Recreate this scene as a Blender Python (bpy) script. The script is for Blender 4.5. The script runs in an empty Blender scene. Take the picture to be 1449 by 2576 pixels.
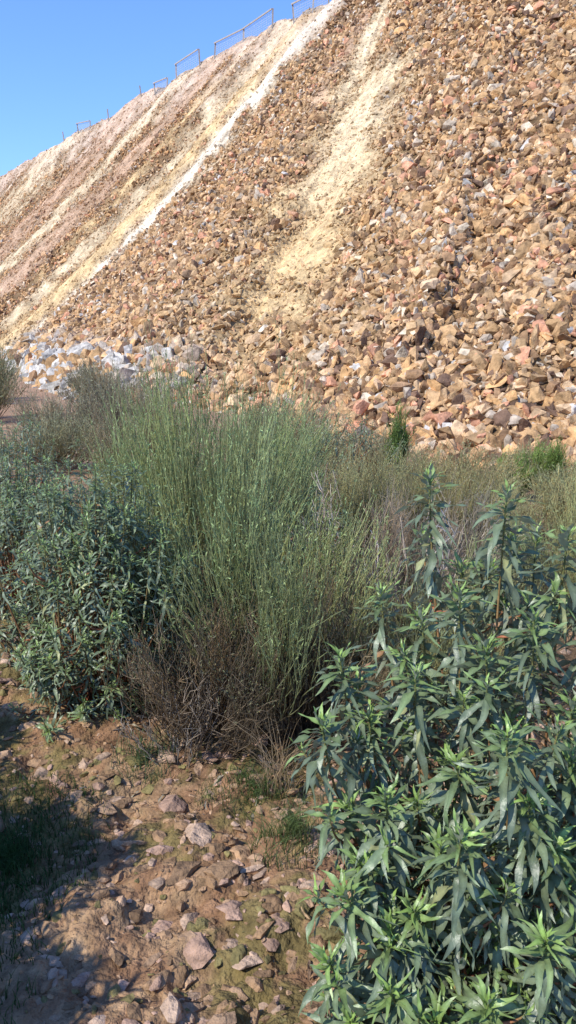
import bpy, bmesh, math, time
import numpy as np
from mathutils import Vector
T0=time.time()
rng=np.random.default_rng(11)
U=lambda a,b,n=None: rng.uniform(a,b,n)

# ------------------------------------------------------------ noise
def _h(a,b,seed):
    n=(a*374761393+b*668265263+seed*1274126177)&0xffffffff
    n=((n^(n>>13))*1274126177)&0xffffffff
    return ((n^(n>>16))&0xffff)/65535.0
def vn(x,y,seed=0):
    x=np.asarray(x,float); y=np.asarray(y,float)
    xi=np.floor(x).astype(np.int64); yi=np.floor(y).astype(np.int64)
    fx=x-xi; fy=y-yi
    fx=fx*fx*(3-2*fx); fy=fy*fy*(3-2*fy)
    a=_h(xi,yi,seed); b=_h(xi+1,yi,seed); c=_h(xi,yi+1,seed); d=_h(xi+1,yi+1,seed)
    return (a*(1-fx)+b*fx)*(1-fy)+(c*(1-fx)+d*fx)*fy
def fbm(x,y,o=4,seed=0):
    s=0;a=.5;t=0
    for i in range(o):
        s=s+a*vn(x*2**i+i*17.3,y*2**i-i*9.1,seed+i); t+=a; a*=.5
    return s/t
def sst(a,b,x):
    t=np.clip((x-a)/(b-a),0,1); return t*t*(3-2*t)
def nrm(v): return v/np.maximum(np.linalg.norm(v,axis=-1,keepdims=True),1e-9)

# ------------------------------------------------------------ mesh helpers
def build(name,V,F,C,mat,smooth=False,parent=None):
    V=np.ascontiguousarray(V,dtype=np.float32); F=np.ascontiguousarray(F,dtype=np.int32)
    me=bpy.data.meshes.new(name)
    n,k=F.shape
    me.vertices.add(len(V)); me.vertices.foreach_set('co',V.ravel())
    me.loops.add(n*k); me.loops.foreach_set('vertex_index',F.ravel())
    me.polygons.add(n); me.polygons.foreach_set('loop_start',np.arange(0,n*k,k,dtype=np.int32))
    me.polygons.foreach_set('use_smooth',np.full(n,smooth,dtype=bool))
    if C is not None:
        at=me.color_attributes.new('Col','FLOAT_COLOR','POINT')
        c4=np.ones((len(V),4),dtype=np.float32); c4[:,:3]=np.clip(C,0,1)
        at.data.foreach_set('color',c4.ravel())
    me.update(calc_edges=True)
    ob=bpy.data.objects.new(name,me); bpy.context.scene.collection.objects.link(ob)
    me.materials.append(mat)
    if parent: ob.parent=parent
    return ob
def stamp(protos,idx,pos,R,scl,col):
    Vs=[];Fs=[];Cs=[];off=0
    for k,(v,f,cm) in enumerate(protos):
        m=np.where(idx==k)[0]
        if len(m)==0: continue
        p=v[None]*scl[m][:,None,:]
        p=np.einsum('nij,nvj->nvi',R[m],p)+pos[m][:,None,:]
        nv=len(v)
        Fs.append((f[None]+(np.arange(len(m))*nv)[:,None,None]+off).reshape(-1,f.shape[1]))
        Vs.append(p.reshape(-1,3)); Cs.append((col[m][:,None,:]*cm[None,:,None]).reshape(-1,3))
        off+=nv*len(m)
    return np.concatenate(Vs),np.concatenate(Fs),np.concatenate(Cs)
def randR(n):
    q=nrm(rng.normal(size=(n,4))); w,x,y,z=q.T
    return np.stack([np.stack([1-2*(y*y+z*z),2*(x*y-z*w),2*(x*z+y*w)],-1),
        np.stack([2*(x*y+z*w),1-2*(x*x+z*z),2*(y*z-x*w)],-1),
        np.stack([2*(x*z-y*w),2*(y*z+x*w),1-2*(x*x+y*y)],-1)],1)
def frame(d,up):
    d=nrm(d); r=nrm(np.cross(d,up)); n=np.cross(r,d)
    return np.stack([r,d,n],-1)
def tubes(P,Rr,C,sides=3):
    N,K,_=P.shape
    T=nrm(np.gradient(P,axis=1))
    ref=np.tile(np.array([.83,.55,.07]),(N,1,1))
    a=nrm(np.cross(T,ref)); b=np.cross(T,a)
    ang=np.arange(sides)*2*np.pi/sides
    ring=P[:,:,None,:]+Rr[:,:,None,None]*(a[:,:,None,:]*np.cos(ang)[None,None,:,None]+b[:,:,None,:]*np.sin(ang)[None,None,:,None])
    V=ring.reshape(-1,3); Cc=np.repeat(C.reshape(-1,3),sides,axis=0)
    base=(np.arange(N)*K*sides)[:,None,None]+(np.arange(K-1)*sides)[None,:,None]
    j=np.arange(sides); j2=(j+1)%sides
    q=np.stack([base+j,base+j2,base+j2+sides,base+j+sides],-1).reshape(-1,4)
    return V,q,Cc
def merge(parts):
    Vs=[];Fs=[];Cs=[];o=0
    for V,F,C in parts:
        Vs.append(V);Fs.append(F+o);Cs.append(C);o+=len(V)
    return np.concatenate(Vs),np.concatenate(Fs),np.concatenate(Cs)

# ------------------------------------------------------------ materials
def mat_attr(name,rough=.9,nscale=6,namt=.35,bscale=30,bstr=.4,bdist=.02,spec=.3,transl=0,back=None,detail=5):
    m=bpy.data.materials.new(name); m.use_nodes=True
    nt=m.node_tree; N=nt.nodes; L=nt.links
    b=N['Principled BSDF']; b.inputs['Roughness'].default_value=rough
    b.inputs['Specular IOR Level'].default_value=spec
    at=N.new('ShaderNodeAttribute'); at.attribute_name='Col'
    tc=N.new('ShaderNodeTexCoord')
    nz=N.new('ShaderNodeTexNoise'); nz.inputs['Scale'].default_value=nscale; nz.inputs['Detail'].default_value=detail
    nz.inputs['Roughness'].default_value=.65
    L.new(tc.outputs['Object'],nz.inputs['Vector'])
    mr=N.new('ShaderNodeMapRange'); mr.inputs['From Min'].default_value=.3; mr.inputs['From Max'].default_value=.7
    mr.inputs['To Min'].default_value=1-namt; mr.inputs['To Max'].default_value=1+namt
    L.new(nz.outputs['Fac'],mr.inputs['Value'])
    vm=N.new('ShaderNodeVectorMath'); vm.operation='SCALE'
    L.new(at.outputs['Color'],vm.inputs[0]); L.new(mr.outputs['Result'],vm.inputs['Scale'])
    col=vm.outputs['Vector']
    if back:
        g=N.new('ShaderNodeNewGeometry'); mx=N.new('ShaderNodeMix'); mx.data_type='RGBA'
        L.new(g.outputs['Backfacing'],mx.inputs['Factor']); L.new(col,mx.inputs['A']); mx.inputs['B'].default_value=(*back,1)
        col=mx.outputs['Result']
    L.new(col,b.inputs['Base Color'])
    if bstr>0:
        n2=N.new('ShaderNodeTexNoise'); n2.inputs['Scale'].default_value=bscale; n2.inputs['Detail'].default_value=6
        L.new(tc.outputs['Object'],n2.inputs['Vector'])
        bp=N.new('ShaderNodeBump'); bp.inputs['Strength'].default_value=bstr; bp.inputs['Distance'].default_value=bdist
        L.new(n2.outputs['Fac'],bp.inputs['Height']); L.new(bp.outputs['Normal'],b.inputs['Normal'])
    if transl>0:
        tr=N.new('ShaderNodeBsdfTranslucent'); L.new(col,tr.inputs['Color'])
        ms=N.new('ShaderNodeMixShader'); ms.inputs[0].default_value=transl
        L.new(b.outputs[0],ms.inputs[1]); L.new(tr.outputs[0],ms.inputs[2]); L.new(ms.outputs[0],N['Material Output'].inputs['Surface'])
    return m
M_rock=mat_attr('scree_rock',rough=.9,nscale=6,namt=.5,bscale=11,bstr=.8,bdist=.05,spec=.2)
M_face=mat_attr('scree_fines',rough=.95,nscale=4.5,namt=.4,bscale=8,bstr=1,bdist=.18,spec=.1,detail=9)
M_soil=mat_attr('soil',rough=.95,nscale=16,namt=.55,bscale=38,bstr=1,bdist=.035,spec=.15,detail=8)
M_stone=mat_attr('path_stone',rough=.85,nscale=26,namt=.45,bscale=50,bstr=1,bdist=.015,spec=.25,detail=8)
M_leaf=mat_attr('cistus_leaf',rough=.40,nscale=30,namt=.25,bscale=150,bstr=.4,bdist=.003,spec=.65,transl=.25,back=(.30,.33,.22))
M_twig=mat_attr('twig',rough=.75,nscale=40,namt=.25,bstr=0,spec=.25)
M_green=mat_attr('green_twig',rough=.55,nscale=25,namt=.25,bstr=0,spec=.35,transl=.12)
M_wood=mat_attr('weathered_wood',rough=.85,nscale=12,namt=.3,bstr=0)

# ------------------------------------------------------------ heap loft
crest=np.array([(50,20),(34,22),(24,25),(14,30),(9,34),(6,38),(4,41),(2.2,43),(-3.6,50),(-12.7,63),(-33,92),(-70,145)],float)
toe  =np.array([(40,2),(18,5),(9,9.1),(4.5,11.7),(1.5,13.5),(-1.3,18.2),(-5.7,22.2),(-14.7,41.7),(-22,50),(-32,66),(-50,95),(-88,148)],float)
toez =np.array([-.6,-.6,-.6,-.6,-.4,0,.1,.6,.7,1,1.4,2])
CZ=17.5
def cr(A,t):
    n=len(A); t=np.clip(t,0,n-1.0001); i=np.floor(t).astype(int); f=t-i
    g=lambda k: A[np.clip(k,0,n-1)]
    p0,p1,p2,p3=g(i-1),g(i),g(i+1),g(i+2)
    if A.ndim>1: f=f[...,None]
    return .5*((2*p1)+(-p0+p2)*f+(2*p0-5*p1+4*p2-p3)*f*f+(-p0+3*p1-3*p2+p3)*f**3)
def lin(A,t):
    n=len(A); t=np.clip(t,0,n-1.0001); i=np.floor(t).astype(int); f=t-i
    return A[i]*(1-f)+A[i+1]*f
def heap(t,s,disp=True):
    C=cr(crest,t); B=cr(toe,t); bz=lin(toez,t)
    xy=B+(C-B)*s[...,None]
    sc=np.clip(s,-1,1)
    z=bz+(CZ-bz)*(sc-.05*np.sin(np.clip(sc,0,1)*np.pi))
    z=np.where(s>1,CZ,z)
    P=np.concatenate([xy,z[...,None]],-1)
    if disp:
        x,y=P[...,0],P[...,1]
        d=1.0*(fbm(t*5,s*1.2,3,31)-.5)*sst(-.05,.2,s)*(1-.5*sst(.9,1,s))+.45*(fbm(x*.7,y*.7+P[...,2]*.5,4,41)-.5)
        P[...,2]+=d
    return P
def masks(t,s):
    P=heap(t,s,False); wx,wy,wz=P[...,0],P[...,1],P[...,2]
    tw=t+.18*(fbm(s*4,t*1.5,3,5)-.5)+.13*(fbm(wx*.8+wz*.5,wy*.8-wz*.6,3,9)-.5)
    rag=fbm(wx*1.2+wz*.3,wy*1.2+wz*.7,4,21)
    m=np.zeros_like(t); col=np.zeros(t.shape+(3,)); wsum=np.full(t.shape,1e-5)
    def band(t0,w,a,b,st,c):
        nonlocal m,col,wsum
        k=np.exp(-((tw-t0)/w)**2)*sst(a-.1,a+.1,s)*(1-sst(b-.12,b+.1,s))*st
        col=col+np.array(c)*k[...,None]; wsum=wsum+k; m=1-(1-m)*(1-np.clip(k,0,1))
    cream=(.78,.61,.38); yel=(.74,.52,.26); pink=(.62,.41,.26); white=(.82,.71,.53)
    band(6.97,.09,.02,1.1,1.0,white)
    band(7.17,.12,.0,1.0,.8,yel)
    band(6.74,.09,.5,1.1,.55,cream)
    band(7.40,.09,.1,1.1,.7,cream)
    band(7.66,.07,.3,1.1,.45,yel)
    band(5.08,.25,.38,.68,1.2,cream)
    band(5.00,.28,.18,.46,.9,yel)
    band(5.48,.12,.64,1.1,.9,cream)
    band(5.2,.5,.12,.7,.34,yel)
    band(4.9,.45,.02,.3,.22,yel)
    band(5.75,.08,.55,1.1,.4,pink)
    band(7.98,.13,.0,1.1,.65,pink)
    band(8.35,.13,.1,1.1,.7,cream)
    band(8.8,.17,.0,1.1,.65,pink)
    band(9.4,.2,.0,1.1,.7,cream)
    band(10.1,.3,.0,1.1,.6,pink)
    k=sst(.76,1.0,s+.2*(fbm(t*9,s*3,3,3)-.5))*sst(6.1,6.9,t)*.65
    col=col+np.array((.68,.52,.39))*k[...,None]; wsum=wsum+k; m=1-(1-m)*(1-k)
    col=col/wsum[...,None]
    m=np.clip(m*1.1+(rag-.5)*2.2*np.clip(m*4,0,1)*(1.2-m),0,1)
    return m,col
tt=np.concatenate([np.linspace(0,3,110,endpoint=False),np.linspace(3,8,700,endpoint=False),np.linspace(8,11,300)])
ss=np.concatenate([np.linspace(-.12,1,300),np.linspace(1.01,3,24)])
Tg,Sg=np.meshgrid(tt,ss,indexing='ij')
P=heap(Tg,Sg)
mk,mc=masks(Tg,np.clip(Sg,0,1))
P[...,2]+=.03*mk
gap_shade=np.array([.19,.12,.062])  # dark brown sheet, paints the shade in gaps between rocks
nn=fbm(P[...,0]*2.2,P[...,1]*2.2+P[...,2],4,77)[...,None]
C=(gap_shade*(1-mk[...,None])+mc*mk[...,None])*(.72+.56*nn)
nt_,ns_=Tg.shape
I=np.arange(nt_*ns_).reshape(nt_,ns_)
F=np.stack([I[:-1,:-1],I[:-1,1:],I[1:,1:],I[1:,:-1]],-1).reshape(-1,4)
build('scree_hill',P.reshape(-1,3),F,C.reshape(-1,3),M_face,True)

def hull(n,sq=(1,.8,.6),seed=0,lo=.75):
    r=np.random.default_rng(seed)
    p=nrm(r.normal(size=(n,3)))*r.uniform(lo,1,(n,1))*np.array(sq)
    bm=bmesh.new()
    for q in p: bm.verts.new(tuple(q))
    bmesh.ops.convex_hull(bm,input=list(bm.verts))
    bmesh.ops.delete(bm,geom=[v for v in bm.verts if not v.link_faces],context='VERTS')
    bmesh.ops.triangulate(bm,faces=bm.faces)
    bmesh.ops.recalc_face_normals(bm,faces=bm.faces)
    bm.verts.index_update()
    v=np.array([tuple(x.co) for x in bm.verts]); f=np.array([[x.index for x in q.verts] for q in bm.faces])
    bm.free(); return v,f,np.ones(len(v))
rocks=[hull(10+i%6,(1,.66+.05*(i%6),.40+.06*(i%5)),100+i,.8) for i in range(16)]
pal=np.array([(.52,.33,.165),(.46,.28,.13),(.33,.195,.10),(.58,.39,.22),(.45,.36,.26),(.60,.30,.17),(.20,.12,.075),(.64,.51,.35),(.52,.48,.42),(.56,.325,.14)])
pp=np.array([.23,.19,.17,.12,.05,.06,.08,.045,.018,.09]); pp/=pp.sum()
tc_=np.linspace(1.2,10.9,800); sc_=np.linspace(-.03,1.01,120)
A,B_=np.meshgrid(tc_,sc_,indexing='ij'); Q=heap(A,B_,False)
e1=Q[1:,:-1]-Q[:-1,:-1]; e2=Q[:-1,1:]-Q[:-1,:-1]
area=np.linalg.norm(np.cross(e1,e2),axis=-1)
dist=np.linalg.norm(Q[:-1,:-1,:2],axis=-1)
w=area/np.maximum(1,(dist/28))**1.3
w*=np.where(A[:-1,:-1]<2,.35,1)
w=w.ravel()/w.sum()
NR=180000
ci=rng.choice(len(w),NR,p=w)
ti=tc_[ci//(len(sc_)-1)]+U(0,1,NR)*(tc_[1]-tc_[0]); si=sc_[ci%(len(sc_)-1)]+U(0,1,NR)*(sc_[1]-sc_[0])
mk,mc=masks(ti,np.clip(si,0,1))
keep=U(0,1,NR)>mk*.68
ti,si,mk,mc=ti[keep],si[keep],mk[keep],mc[keep]; n=len(ti)
pos=heap(ti,si)
d=np.linalg.norm(pos[:,:2],axis=1)
size=(.128-.015*sst(.1,.7,si)+.025*(1-sst(0,.15,si)))*np.exp(rng.normal(0,.36,n))
size*=(1-.55*mk)*(1-.15*sst(6.8,7.6,ti))*(1+.3*sst(45,90,d))
size=np.clip(size,.035,.30)
grey=(1-sst(.03,.13,si))*sst(5.0,5.9,ti)*(1-sst(7.0,7.3,ti))
size*=1+.9*grey*(U(0,1,n)<.35)
col=pal[rng.choice(len(pal),n,p=pp)]*U(.72,1.22,(n,1))
gc=np.array([.52,.48,.41])*U(.7,1.2,(n,1))
gm=(grey*(U(0,1,n)<.5))[:,None]; col=col*(1-gm)+gc*gm
fm=np.clip(mk,0,.75)[:,None]; col=col*(1-fm)+mc*fm*U(.5,.98,(n,1))
warm=(sst(6.5,8,ti)*.35)[:,None]; col=col*(1-warm)+col*np.array([1.12,1.0,.92])*warm
scl=size[:,None]*U(.75,1.25,(n,3))
pos[:,2]+=size*.3
V,F,Cc=stamp(rocks,rng.integers(0,16,n),pos,randR(n),scl,col)
build('scree_rocks',V,F,Cc,M_rock)
print('rocks',n,time.time()-T0)

# ------------------------------------------------------------ ground
def gz(x,y,fine=True):
    x=np.asarray(x,float);y=np.asarray(y,float)
    z=.012*np.maximum(0,y-14)-.45*np.exp(-(((x-5)/5)**2+((y-12)/5)**2))
    z=z+.25*(fbm(x*.12+3,y*.12,2,61)-.5)*sst(5,25,np.hypot(x,y))
    r=np.hypot(x,y-2); k=1-sst(8,25,r)
    z=z+k*.12*(fbm(x*1.3,y*1.3,3,63)-.5)
    if fine:
        k2=1-sst(4,9,r)
        z=z+k2*(.10*(fbm(x*5,y*5,3,65)-.5)+.09*(fbm(x*14,y*14,4,67)-.5))
    return z
NG=840
u=np.linspace(-1,1,NG)
xs=.95*np.sinh(6.5*u)-.2; ys=.95*np.sinh(6.5*u)+2.4
X,Y=np.meshgrid(xs,ys,indexing='ij'); Z=gz(X,Y)
def soilcol(X,Y):
    a=fbm(X*1.7,Y*1.7,4,71); b=fbm(X*7,Y*7,3,72); c3=fbm(X*22,Y*22,3,73)
    red=np.array([.27,.15,.08]); tan=np.array([.41,.265,.145]); moss=np.array([.115,.105,.025]); dark=np.array([.08,.055,.035])
    k=sst(.35,.65,.6*b+.4*c3)[...,None]; c=red*(1-k)+tan*k
    gl=.10*(1-sst(-1.0,-.5,X))  # more moss at left, its dark colour also deepens the bush shadow
    mm=sst(.50,.62,a+gl+.3*(b-.5)+.3*(c3-.5))[...,None]*.7; mm=mm*(1-sst(6,12,np.hypot(X,Y)))[...,None]
    c=c*(1-mm)+moss*mm
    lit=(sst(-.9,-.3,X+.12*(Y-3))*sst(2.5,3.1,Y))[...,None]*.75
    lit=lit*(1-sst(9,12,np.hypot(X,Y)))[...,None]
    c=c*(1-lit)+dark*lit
    far=sst(6,12,np.hypot(X,Y))[...,None]*.6
    return c*(1-far)+np.array([.46,.29,.185])*far
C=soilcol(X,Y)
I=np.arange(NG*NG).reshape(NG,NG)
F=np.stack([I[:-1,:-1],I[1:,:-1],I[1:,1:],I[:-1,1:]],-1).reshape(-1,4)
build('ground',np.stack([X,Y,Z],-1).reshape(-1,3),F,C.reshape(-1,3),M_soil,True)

n=24000
y=.7+9*U(0,1,n)**1.5; x=U(-1,1,n)*(1.0+.45*y)-.15*y*.5
size=.010*np.exp(rng.normal(0,.62,n))*(1+.12*y); size=np.clip(size,.005,.045)
pos=np.stack([x,y,gz(x,y)-size*.12],-1)
big=np.array([(-.30,2.36,.11),(-.15,2.30,.09),(-.42,2.6,.07),(-.47,2.85,.06),(-.26,1.88,.065),(-.36,1.98,.05),(-.22,1.78,.045),(-.06,2.0,.055),(.05,2.05,.05),(-.32,2.15,.06),(-.45,2.2,.05),(.02,1.62,.05),(.06,1.5,.055),(-.38,1.6,.05),(-1.1,4.4,.08),(-1.3,4.0,.07),(-.16,1.6,.04),(.1,2.3,.07),(-.2,2.15,.05),(-.55,2.05,.04)]+
  [(U(-1.0,.25),U(1.3,3.0),U(.02,.045)) for _ in range(170)]+[(U(-1.6,-.8),U(2.8,5),U(.03,.055)) for _ in range(60)])
bp=np.stack([big[:,0],big[:,1],gz(big[:,0],big[:,1])-big[:,2]*.12],-1)
pos=np.concatenate([pos,bp]); size=np.concatenate([size,big[:,2]]); n=len(pos)
a=U(0,6.28,n); tl=rng.normal(0,.28,(n,2))
up=nrm(np.stack([tl[:,0],tl[:,1],np.ones(n)],-1)); R=frame(np.stack([np.cos(a),np.sin(a),tl[:,0]*.3],-1),up)
sp=np.array([(.42,.27,.16),(.37,.23,.125),(.31,.19,.10),(.47,.325,.22),(.25,.155,.085),(.43,.275,.19),(.22,.18,.07)])
col=sp[rng.integers(0,7,n)]*U(.75,1.15,(n,1))
ps=[hull(15+i%8,(.75,1.2,.46),300+i,.80) for i in range(14)]
V,F,Cc=stamp(ps,rng.integers(0,14,n),pos,R,size[:,None]*U(.7,1.3,(n,3)),col)
build('path_stones',V,F,Cc,M_stone)

# ------------------------------------------------------------ leaves / plants
def leafproto(width,curl,wave,seg=7,seed=0,fold=.25):
    r=np.random.default_rng(seed); y=np.linspace(0,1,seg+1)
    w=width*np.sin(np.pi*np.clip(y*.93+.07,0,1)**.85)**.8; w[-1]=.002
    ph=r.uniform(0,6.28); V=[];cm=[]
    for i,t in enumerate(y):
        zc=-curl*t*t; sx=.12*math.sin(ph+4*t)
        for k in(-1,0,1):
            zz=zc+abs(k)*w[i]*fold+(abs(k))*wave*math.sin(ph+k*1.3+t*11)*w[i]
            V.append((sx*t+k*w[i],t*(1-.15*curl*t),zz)); cm.append(1.3 if k==0 else .93)
    F=[]
    for i in range(seg):
        for k in(0,1):
            a=i*3+k; F.append((a,a+1,a+4,a+3))
    return np.array(V),np.array(F),np.array(cm)
leaves=[leafproto(.066+.012*(i%3),[.1,.35,.6,.9,.2,.5][i%6],.8,7,i,.22) for i in range(12)]
G_new=np.array([.26,.38,.09]); G_mid=np.array([.145,.19,.095]); G_old=np.array([.20,.23,.16]); G_dry=np.array([.36,.20,.09]); G_ylw=np.array([.33,.34,.15])
def bez(a,b,c,K):
    t=np.linspace(0,1,K)[:,None]; return (1-t)**2*a+2*t*(1-t)*b+t*t*c
def cistus(name,c,tips,L=.075,leafy=.34,step=.017,sides=3,dens=1.0,stemcol=(.28,.11,.055),new=1.0,K=12,tone=1.0,droop=.5,thin=.35):
    c=np.array([c[0],c[1],float(gz(c[0],c[1]))]); 
    SP=[];SR=[];SC=[]; lp=[];ld=[];lu=[];ll=[];lc=[];li=[]
    shoots=[]
    for tip in tips:
        tip=np.array(tip,float); h=tip[2]-c[2]
        base=c+np.array([U(-.06,.06),U(-.06,.06),-.02])+ (tip-c)*np.array([.15,.15,0])
        mid=base*.35+tip*.65; mid[2]=c[2]+h*.45; mid[:2]+=(tip-c)[:2]*.15+U(-.04,.04,2)
        p=bez(base,mid,tip,K); shoots.append((p,1.0,leafy))
        for k in range(sides):
            t=U(.3,.88); q=p[int(t*(K-1))]
            a=U(0,6.28); ln=U(.10,.24)*(.5+h*.6)
            out=np.array([math.cos(a),math.sin(a),0])*ln*.6
            e=q+out+np.array([0,0,ln*U(.3,.85)])
            if e[2]<c[2]+.06: e[2]=c[2]+.06
            shoots.append((bez(q,q+out*.8+np.array([0,0,ln*.1]),e,K),.7,ln*.75))
    for p,rs,lf in shoots:
        SP.append(p); SR.append(np.linspace(.0055,.0018,K)*rs+.0006)
        cc=np.array(stemcol)*U(.7,1.3); g=np.linspace(0,1,K)[:,None]**3
        SC.append(cc*(1-g)+np.array([.13,.16,.05])*g)
        seg=np.linalg.norm(np.diff(p,axis=0),axis=1); cum=np.concatenate([[0],np.cumsum(seg)]); tot=cum[-1]
        lf=min(lf*U(.8,1.2),tot*.93); nn_=max(4,int(lf/step*dens)); ph=U(0,3.1)
        for i in range(nn_):
            f=(i/nn_); dd=tot-lf*f**1.4
            q=np.array([np.interp(dd,cum,p[:,k]) for k in range(3)])
            j=min(np.searchsorted(cum,dd),K-1); tg=p[j]-p[j-1]; tg=tg/np.linalg.norm(tg)
            a0=ph+i*1.57+U(-.3,.3)
            e1=np.cross(tg,[.3,.9,.1]); e1/=np.linalg.norm(e1); e2=np.cross(tg,e1)
            for s_ in range(3 if f<.4 else 2):
                if f>.6 and rng.random()<thin: continue
                a=a0+s_*(2.09 if f<.4 else math.pi)+U(-.25,.25)
                rad=e1*math.cos(a)+e2*math.sin(a)
                op=math.radians(14+80*min(1,f*1.9)**.8+U(-18,20))
                dv=tg*math.cos(op)+rad*math.sin(op); dv[2]-=droop*f
                lp.append(q+rad*.002); ld.append(dv); lu.append(tg*math.sin(op)-rad*math.cos(op)+np.array([U(-.45,.45),U(-.45,.45),.25]))
                ll.append(L*(.42+.62*min(1,f*3.0+.08))*U(.65,1.25)*(.78+.22*rs))
                nw=max(0,1-f*3.2)*new; x=rng.random()
                base_=G_mid*(1-f*.6)+G_old*f*.6
                col=base_*(1-nw)+G_new*nw
                if x<.04 and f>.35: col=G_ylw
                elif x<.06 and f>.5: col=G_dry
                lc.append(col*U(.7,1.25)*tone); li.append(rng.integers(0,12))
    em=bpy.data.objects.new(name,None); bpy.context.scene.collection.objects.link(em)
    V,F,C=tubes(np.array(SP),np.array(SR),np.array(SC),5)
    build('stems',V,F,C,M_twig,True,em)
    ll=np.array(ll)[:,None]*np.ones(3)
    ll[:,0]*=U(.8,1.35,len(ll))
    V,F,C=stamp(leaves,np.array(li),np.array(lp),frame(np.array(ld),np.array(lu)),ll,np.array(lc))
    build('leaves',V,F,C,M_leaf,True,em)
    return len(li)
def dome(cx,cy,r,h,n,low=.15,edge=.25):
    out=[]
    for i in range(n):
        a=U(0,6.28); q=math.sqrt(rng.random()); 
        z=h*(1-.6*q**2.4)*U(.72,1.05)
        if q>1-edge: z=h*U(low,.75)
        rr=r*q*U(.85,1.18); out.append((cx+rr*math.cos(a),cy+rr*math.sin(a),z+float(gz(cx,cy))))
    return out
front=[(.392,2.2,1.22),(.555,2.0,1.21),(.252,2.1,.92),(.131,1.9,.81),(.08,1.75,.71),(.445,1.5,.81),(.35,1.45,.61),(.123,1.5,.44),(.27,1.5,.40),(.50,1.35,.455),(.68,1.9,1.13),(.425,1.9,.98),(.58,1.8,.95),(.305,1.8,.81),(.65,1.7,.78),(.216,1.6,.61),(.56,1.5,.56),(.085,1.45,.32),(.21,1.4,.29),(.48,2.15,.98),(.7,2.2,1.05),(.5,1.65,.72),(.38,1.65,.66),(.2,1.85,.68),(.62,1.4,.42),(.40,1.36,.30),(.55,1.3,.25),(.14,1.7,.52),
 (.9,2.0,1.2),(1.1,1.8,1.1),(1.0,2.3,1.2),(.9,1.5,.8),(1.2,1.5,.7),(.85,1.35,.5),(.8,1.75,.95),(.95,1.75,1.0),
 (.47,1.8,.88),(.30,1.95,.80),(.62,1.6,.70),(.33,1.55,.52),(.16,1.58,.46),(.72,1.6,.74),(.18,1.95,.72),(.3,1.38,.24),(.13,1.42,.2),(.47,1.3,.18),(.22,1.5,.36),(.5,1.5,.66),(.6,2.1,1.08),(.35,2.0,.88),(.75,1.8,1.0)]
nl=cistus('rockrose_bush',(.56,1.82),front,L=.092,leafy=.33,sides=4,step=.0125,droop=.55)
nl+=cistus('rockrose_bush',(-.86,3.4),dome(-.84,3.42,.48,1.13,190,.06,.38),L=.060,leafy=.28,sides=2,step=.0165,new=.8,tone=1.1,droop=.3)
for (x,y,h,r,nn_) in [(-1.60,1.70,1.12,.42,150),(-1.95,2.5,1.0,.42,60),(-1.42,1.12,1.0,.38,120)]:
    nl+=cistus('rockrose_bush',(x,y),dome(x,y,r,h,nn_,.1,.35),L=.11,leafy=.7,sides=3,step=.024,new=.4,K=8,thin=0)
nl+=cistus('rockrose_bush',(-1.62,4.7),dome(-1.60,4.7,.42,.98,100,.1,.3),L=.060,leafy=.28,sides=2,step=.020,new=.8,K=8,tone=1.15,droop=.3)
nl+=cistus('rockrose_bush',(-2.4,6.5),dome(-2.4,6.5,.7,1.1,100,.1,.3),L=.066,leafy=.26,sides=2,step=.024,new=.8,K=8,tone=1.15,droop=.3)
nl+=cistus('rockrose_bush',(.5,8.6),dome(.5,8.6,.8,.98,60),L=.07,leafy=.26,sides=2,step=.03,new=.5,K=8)
nl+=cistus('rockrose_bush',(.22,4.4),dome(.22,4.4,.3,.82,40),L=.06,leafy=.26,sides=2,step=.024,new=.5,K=8)
print('leaves',nl,time.time()-T0)

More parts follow.
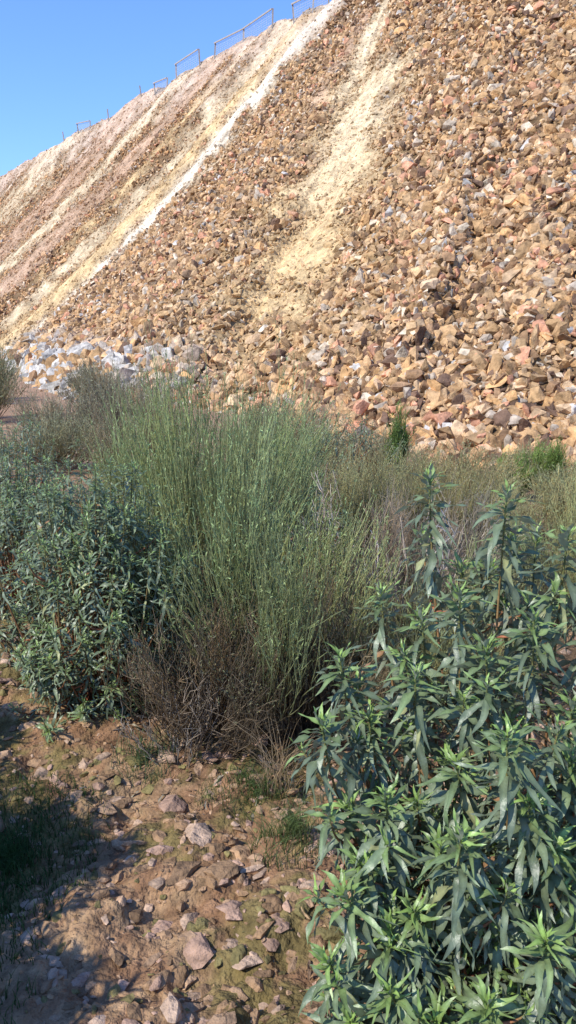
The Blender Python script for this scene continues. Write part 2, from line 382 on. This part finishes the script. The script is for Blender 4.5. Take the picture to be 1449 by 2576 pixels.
qd=(np.array([(-.5,0,0),(.5,0,0),(.35,1,.1),(-.35,1,.1)],float),np.array([(0,1,2,3)]),np.ones(4))
def shrub(name,cx,cy,h,r,n,cb,ct,rad=.0019,side=3,leaf=0,leafcol=None,low=0.,K=8,lean=1.,jag=.012,mat=None,s0max=.55,lx=0,ly=0,cl=45,spread=.38):
    g=float(gz(cx,cy)); a=U(0,6.28,n); q=np.sqrt(U(0,1,n)); nc=max(4,n//cl); clump=rng.integers(0,nc,n)
    ca=U(0,6.28,nc); cq=np.sqrt(U(0,1,nc)); chh=U(.5,1.12,nc)
    tx=.22*np.cos(a)*q*r+.9*(np.cos(ca)*cq)[clump]*r; ty=.22*np.sin(a)*q*r+.9*(np.sin(ca)*cq)[clump]*r
    rr=np.hypot(tx,ty)/r
    tz=h*(1-.30*np.clip(rr,0,1.2)**2)*chh[clump]*U(.72,1.08,n)
    s0=U(0,s0max,n); t=s0[:,None]+(1-s0[:,None])*np.linspace(0,1,K)[None]
    ex=(U(.75,1.15,nc)[clump]*U(.92,1.08,n))[:,None]
    px=cx+(.35*tx+U(-.06,.06,n)*r)[:,None]*(1-t)+(tx+lx)[:,None]*t**ex*lean; py=cy+(.35*ty+U(-.06,.06,n)*r)[:,None]*(1-t)+(ty+ly)[:,None]*t**ex*lean
    pz=g-.02+tz[:,None]*t
    P=np.stack([px,py,pz],-1)+rng.normal(0,jag,(n,K,3))*t[...,None]
    cvar=U(.65,1.4,nc)[clump][:,None,None]
    yv=U(0,1,nc)[clump][:,None,None]*np.array([.3,.08,-.15])
    cols=(np.array(cb)[None,None]*(1-sst(.15,.8,t)[...,None])+np.array(ct)[None,None]*sst(.15,.8,t)[...,None])*U(.65,1.35,(n,1,1))*cvar*(1+yv)
    R=rad*(1.5-t*.9)*np.ones((n,1))
    parts=[tubes(P,R,cols,3)]
    ALL=[P]
    if side:
        m=n*side; i=np.repeat(np.arange(n),side); k=rng.integers(1,K-1,m)
        b=P[i,k]; tg=nrm(P[i,k+1]-P[i,k]+np.array([0,0,.03]))
        dv=nrm(tg+rng.normal(0,spread,(m,3))); ln=h*U(.07,.20,m)
        e=np.linspace(0,1,5)[None,:,None]
        Q=b[:,None]+dv[:,None]*ln[:,None,None]*e+np.array([0,0,1.])*(ln[:,None,None]*.35*e**2)+rng.normal(0,jag*.35,(m,5,3))*e
        cs=np.repeat(cols[i,k][:,None],5,axis=1)*U(.75,1.25,(m,1,1))
        parts.append(tubes(Q,rad*(.9-.5*e[...,0])*np.ones((m,1)),cs,3)); ALL.append(Q)
    em=bpy.data.objects.new(name,None); bpy.context.scene.collection.objects.link(em)
    V,F,C=merge(parts); build('twigs',V,F,C,mat or M_green,True,em)
    if leaf:
        pts=np.concatenate([x[:,1:].reshape(-1,3) for x in ALL]); 
        sg=np.concatenate([(x[:,1:]-x[:,:-1]).reshape(-1,3) for x in ALL])
        hz=(pts[:,2]-g)/h; ok=np.where(hz>low)[0]
        i=rng.choice(ok,min(leaf,len(ok)*6)); f=U(0,1,len(i))[:,None]
        p=pts[i]-sg[i]*f; dv=nrm(nrm(sg[i])+rng.normal(0,.5,(len(i),3)))
        sz=np.stack([U(.0025,.0045,len(i)),U(.008,.018,len(i)),np.full(len(i),.01)],-1)*(rad/.0019)
        V,F,C=stamp([qd],np.zeros(len(i),int),p,frame(dv,rng.normal(size=(len(i),3))),sz,np.array(leafcol or ct)*U(.7,1.4,(len(i),1)))
        build('leaflets',V,F,C,M_green,False,em)
gB=(.16,.12,.075); ol=(.34,.33,.16); gr=(.32,.27,.20); br=(.16,.12,.09)
bg=(.30,.37,.17); bl=(.28,.37,.15)
shrub('broom_shrub',-.55,4.6,1.50,.80,480,gB,bg,leaf=8000,leafcol=bl,low=.35,spread=.25,rad=.0023,cl=26)
shrub('broom_shrub',-.30,3.75,1.26,.66,380,gB,bg,leaf=6000,leafcol=bl,low=.4,spread=.22,rad=.0026,cl=24)
shrub('broom_shrub',-.10,3.3,1.0,.62,330,(.11,.08,.05),(.29,.33,.15),leaf=4500,leafcol=(.27,.33,.13),low=.45,spread=.22,cl=24,rad=.0021)
shrub('dry_shrub',-.30,3.0,.62,.42,380,(.07,.05,.035),(.21,.17,.115),side=3,leaf=2500,leafcol=(.19,.19,.10),jag=.018,rad=.0016,low=.4,cl=20)
shrub('dry_shrub',.08,3.05,.68,.40,380,(.07,.05,.035),(.22,.185,.115),side=3,leaf=3500,leafcol=(.20,.22,.11),jag=.018,rad=.0016,low=.4,cl=20)
shrub('dry_shrub',.35,3.5,.85,.45,340,(.09,.065,.04),(.24,.20,.13),side=3,leaf=3500,leafcol=(.22,.24,.11),jag=.02,rad=.0018,low=.4,cl=20)
shrub('dry_shrub',.55,4.2,.80,.5,320,br,gr,side=4,jag=.022,mat=M_twig,cl=20)
shrub('dry_shrub',.95,4.7,.80,.5,260,br,(.36,.32,.24),side=4,jag=.028,mat=M_twig,cl=20)
shrub('broom_shrub',.35,5.2,.96,.6,560,gB,ol,leaf=8000,leafcol=(.31,.33,.14),low=.3,cl=22)
shrub('broom_shrub',1.15,5.8,.82,.7,600,gB,ol,leaf=8000,leafcol=(.31,.33,.15),low=.3,cl=22)
shrub('broom_shrub',.68,3.35,.76,.5,420,gB,(.29,.31,.15),leaf=5000,leafcol=(.27,.31,.14),low=.35,spread=.28,cl=22)
shrub('broom_shrub',1.75,4.6,.84,.7,700,gB,(.31,.35,.16),leaf=8000,leafcol=(.29,.35,.15),low=.3,spread=.28,cl=22)
shrub('broom_shrub',-2.5,3.3,1.2,.5,700,gB,bg,leaf=8000,leafcol=bl,low=.2)
shrub('broom_shrub',-2.4,1.35,1.55,.6,1700,gB,bg,leaf=30000,leafcol=bl,low=.1,rad=.0038)
gg=(.30,.34,.16)
for (x,y,h,r,c,lc) in [(2.3,6.5,.68,.8,ol,(.31,.33,.15)),(.9,7.4,.75,.8,ol,(.32,.32,.14)),(-.5,6.6,1.3,.8,(.29,.34,.17),(.27,.34,.15)),(-1.1,5.9,1.15,.5,(.28,.32,.15),(.26,.34,.15)),
        (3.1,8.2,.6,.9,ol,(.30,.34,.15)),(1.9,9.0,.6,.9,(.34,.3,.16),(.32,.33,.15)),(-.1,9.6,1.0,.9,ol,(.30,.33,.15)),(-1.7,9.5,1.25,1.0,(.32,.29,.18),(.28,.3,.16)),(4.2,9.8,.55,1.0,(.32,.3,.16),(.30,.33,.15)),
        (-3.0,10.0,.75,.8,(.30,.30,.18),(.28,.30,.16)),(-3.6,12.8,.9,.9,(.32,.29,.2),(.29,.3,.17)),(-2.7,14.0,1.2,1.0,(.32,.29,.2),(.29,.3,.17)),(-4.0,17.5,1.2,1.0,(.31,.29,.19),(.27,.29,.16)),(-6.2,16,1.7,1.2,(.27,.28,.16),(.25,.28,.15)),(3.2,10.6,.55,.9,ol,(.28,.3,.15)),(1.2,11.2,.6,1.1,(.32,.29,.18),(.29,.3,.16)),(-8.4,20.5,1.9,1.4,(.27,.28,.16),(.25,.28,.15)),(-.2,12.5,.9,1.1,(.32,.29,.2),(.27,.29,.16)),(5.3,9.0,.5,1.0,gg,gg),(-5.4,22.5,.9,.9,(.32,.28,.21),(.27,.28,.18))]:
    shrub('broom_shrub' if c is ol else 'heath_shrub',x,y,h,r,420,gB,c,rad=.0028*(y/8)**.6,leaf=8000,leafcol=lc,low=.15,side=3,jag=.02,cl=14)
for (x,y,h,r) in [(1.28,9.8,.98,.32),(3.15,10.2,.75,.4),(2.75,9.6,.6,.3)]:
    shrub('young_pine',x,y,h,r,260,(.1,.08,.04),(.18,.27,.07),rad=.003,leaf=7000,leafcol=(.19,.30,.07),low=.08)
shrub('dead_branches',.62,3.9,.98,.34,30,(.42,.38,.33),(.52,.48,.42),rad=.0042,side=5,jag=.03,mat=M_twig,s0max=.1,cl=3)
shrub('dead_branches',.25,3.9,.95,.3,24,(.42,.38,.33),(.52,.48,.42),rad=.003,side=5,jag=.03,mat=M_twig,s0max=.1,cl=3)
shrub('dead_branches',-.42,2.85,.46,.3,34,(.30,.27,.23),(.38,.35,.30),rad=.0018,side=4,jag=.022,mat=M_twig,s0max=.1,cl=4)
def grass(name,cx,cy,h,r,n,cb,ct,w=.0018):
    a=U(0,6.28,n); q=r*U(0,1,n)**1.1; K=5; t=np.linspace(0,1,K)[None]
    sx=U(.6,1.4)
    bx=cx+q*np.cos(a)*sx; by=cy+q*np.sin(a)/sx; l=h*U(.3,1.1,n)*(1-.4*q/r); b=U(0,6.28,n); ln=U(.1,.9,n)*l
    P=np.stack([bx[:,None]+np.cos(b)[:,None]*ln[:,None]*t**2,by[:,None]+np.sin(b)[:,None]*ln[:,None]*t**2,gz(bx,by)[:,None]+l[:,None]*t*(1-.2*t)],-1)
    C=(np.array(cb)*(1-t[...,None])+np.array(ct)*t[...,None])*U(.7,1.3,(n,1,1))
    V,F,Cc=tubes(P,w*(1.1-t)*np.ones((n,1)),C,3); build(name,V,F,Cc,M_green,True)
grass('grass_tuft',-.12,2.62,.12,.18,360,(.08,.10,.03),(.14,.22,.06),.0014)
grass('grass_tuft',.02,2.3,.18,.15,320,(.08,.10,.03),(.17,.25,.08),.0014)
grass('grass_tuft',-.9,2.3,.09,.40,2200,(.05,.09,.02),(.06,.13,.03),.0016)  # grass coloured extra dark to deepen the lower-left shadow
grass('grass_tuft',-.9,1.75,.08,.35,1500,(.05,.09,.02),(.06,.13,.03),.0016)  # same dark grass, shadow tone painted into the blades
grass('dry_grass',-.04,2.62,.48,.07,50,(.34,.24,.13),(.50,.36,.20),.0018)
grass('grass_tuft',-.55,2.85,.18,.13,160,(.08,.13,.05),(.15,.24,.10),.0014)
# moss growing only on the mossy patches
n=30000; x=U(-1.5,.5,n); y=U(1.2,3.4,n)
cc=soilcol(x,y); k=cc[:,0]/np.maximum(cc[:,1],1e-4)<1.25
x,y=x[k][:7000],y[k][:7000]; n=len(x); K=4; t=np.linspace(0,1,K)[None]; b=U(0,6.28,n); l=U(.006,.02,n)
P=np.stack([x[:,None]+np.cos(b)[:,None]*l[:,None]*.5*t,y[:,None]+np.sin(b)[:,None]*l[:,None]*.5*t,gz(x,y)[:,None]+l[:,None]*t],-1)
V,F,Cc=tubes(P,.0013*(1.1-t)*np.ones((n,1)),np.array([.15,.15,.03])*U(.6,1.3,(n,1,1))*np.ones((1,K,1)),3); build('moss',V,F,Cc,M_green,True)
n=2600; x=np.concatenate([U(.05,1.4,n//2),U(-.8,1.2,n//2)]); y=np.concatenate([U(1.1,2.6,n//2),U(2.5,4.2,n//2)])
a=U(0,6.28,n); up=np.stack([rng.normal(0,.3,n),rng.normal(0,.3,n),np.ones(n)],-1)
lcol=np.array([(.24,.14,.07),(.32,.21,.11),(.17,.11,.07),(.28,.24,.17)])[rng.integers(0,4,n)]
V,F,C=stamp(leaves,rng.integers(0,12,n),np.stack([x,y,gz(x,y)+.008],-1),frame(np.stack([np.cos(a),np.sin(a),rng.normal(0,.15,n)],-1),up),np.tile(U(.03,.06,n)[:,None],(1,3)),lcol)
build('leaf_litter',V,F,C,M_stone,True)

# ------------------------------------------------------------ fence on crest
def box_between(a,b,w,h,parts,col):
    a=np.array(a,float);b=np.array(b,float); d=nrm(b-a); up=np.array([0,0,1.]) if abs(d[2])<.9 else np.array([0,1.,0])
    r=nrm(np.cross(d,up)); u_=np.cross(r,d); V=[]
    for p in(a,b):
        for i,j in((-1,-1),(1,-1),(1,1),(-1,1)): V.append(p+r*i*w/2+u_*j*h/2)
    F=np.array([(0,3,2,1),(4,5,6,7),(0,1,5,4),(1,2,6,5),(2,3,7,6),(3,0,4,7)])
    parts.append((np.array(V),F,np.tile(np.array(col),(8,1))))
parts=[];wire=[]
def cpt(t,s=.985): return heap(np.array([t]),np.array([s]))[0]
def run(t0,t1,npost,rails=True,H=.95,sag=0):
    ts=np.linspace(t0,t1,npost); tops=[]
    for i,t in enumerate(ts):
        p=cpt(t); tilt=np.array([U(-.15,.12),U(-.05,.05),U(-.15,.05)])
        h=H*(1-sag*(i%2))
        top=p+np.array([0,0,h])+tilt; k=U(.7,1.1)
        box_between(p-np.array([0,0,.4]),top,.08,.08,parts,(.36*k,.32*k,.28*k)); tops.append((p,top))
    if rails:
        for (p,a),(q,b) in zip(tops[:-1],tops[1:]):
            f=lambda p,a,k:p+(a-p)*k+np.array([-.06,-.05,0])
            box_between(f(p,a,.95),f(q,b,.95),.05,.07,parts,(.36,.32,.28))
            for z in np.linspace(.1,.85,7): box_between(p+(a-p)*z,q+(b-q)*z,.011,.011,wire,(.45,.45,.45))
            for z in np.linspace(.04,.96,12): box_between((p*(1-z)+q*z),(a*(1-z)+b*z)-np.array([0,0,.1]),.010,.010,wire,(.45,.45,.45))
run(6.0,6.8,3); run(7.0,7.35,3); run(7.55,8.05,3,sag=.3); run(8.18,8.42,2); run(8.52,8.62,2,H=.7); run(8.74,8.74,1,False,.8); run(9.0,9.0,1,False,.8)
run(9.14,9.22,2,True,.7); run(9.33,9.33,1,False,.8)
em=bpy.data.objects.new('wooden_fence',None); bpy.context.scene.collection.objects.link(em)
V,F,C=merge(parts); build('posts_and_rails',V,F,C,M_wood,False,em)
V,F,C=merge(wire); build('wire_mesh',V,F,C,M_wood,False,em)

# ------------------------------------------------------------ light
sc=bpy.context.scene
EL=math.radians(43); az=Vector((-.80,-.60)).normalized()
to=Vector((az.x*math.cos(EL),az.y*math.cos(EL),math.sin(EL)))
sun=bpy.data.lights.new('sun','SUN'); sun.energy=5.0; sun.angle=math.radians(.53); sun.color=(1,.955,.86)
so=bpy.data.objects.new('sun',sun); sc.collection.objects.link(so); so.rotation_euler=to.to_track_quat('Z','Y').to_euler()
wd=bpy.data.worlds.new('World'); sc.world=wd; wd.use_nodes=True
N=wd.node_tree.nodes; L=wd.node_tree.links
sk=N.new('ShaderNodeTexSky'); sk.sky_type='NISHITA'; sk.sun_disc=False; sk.sun_elevation=EL; sk.sun_rotation=math.atan2(az.x,az.y)%(2*math.pi)
sk.air_density=1.2; sk.dust_density=.1; sk.ozone_density=3.0; sk.altitude=600
mx=N.new('ShaderNodeMix'); mx.data_type='RGBA'; mx.blend_type='MULTIPLY'; mx.inputs['Factor'].default_value=1; mx.inputs['B'].default_value=(1.12,1.44,2.15,1)
L.new(sk.outputs[0],mx.inputs['A']); L.new(mx.outputs['Result'],N['Background'].inputs[0]); N['Background'].inputs[1].default_value=.128
cam=bpy.data.cameras.new('camera'); co=bpy.data.objects.new('camera',cam); sc.collection.objects.link(co)
co.location=(0,0,1.6); co.rotation_euler=(math.radians(90-12.2),0,0)
cam.sensor_fit='VERTICAL'; cam.clip_start=.05; cam.clip_end=2000
cam.sensor_height=24; cam.lens=12/math.tan(math.radians(32.5))
sc.camera=co
sc.view_settings.view_transform='Standard'; sc.view_settings.look='None'; sc.view_settings.exposure=0
print('done',time.time()-T0)
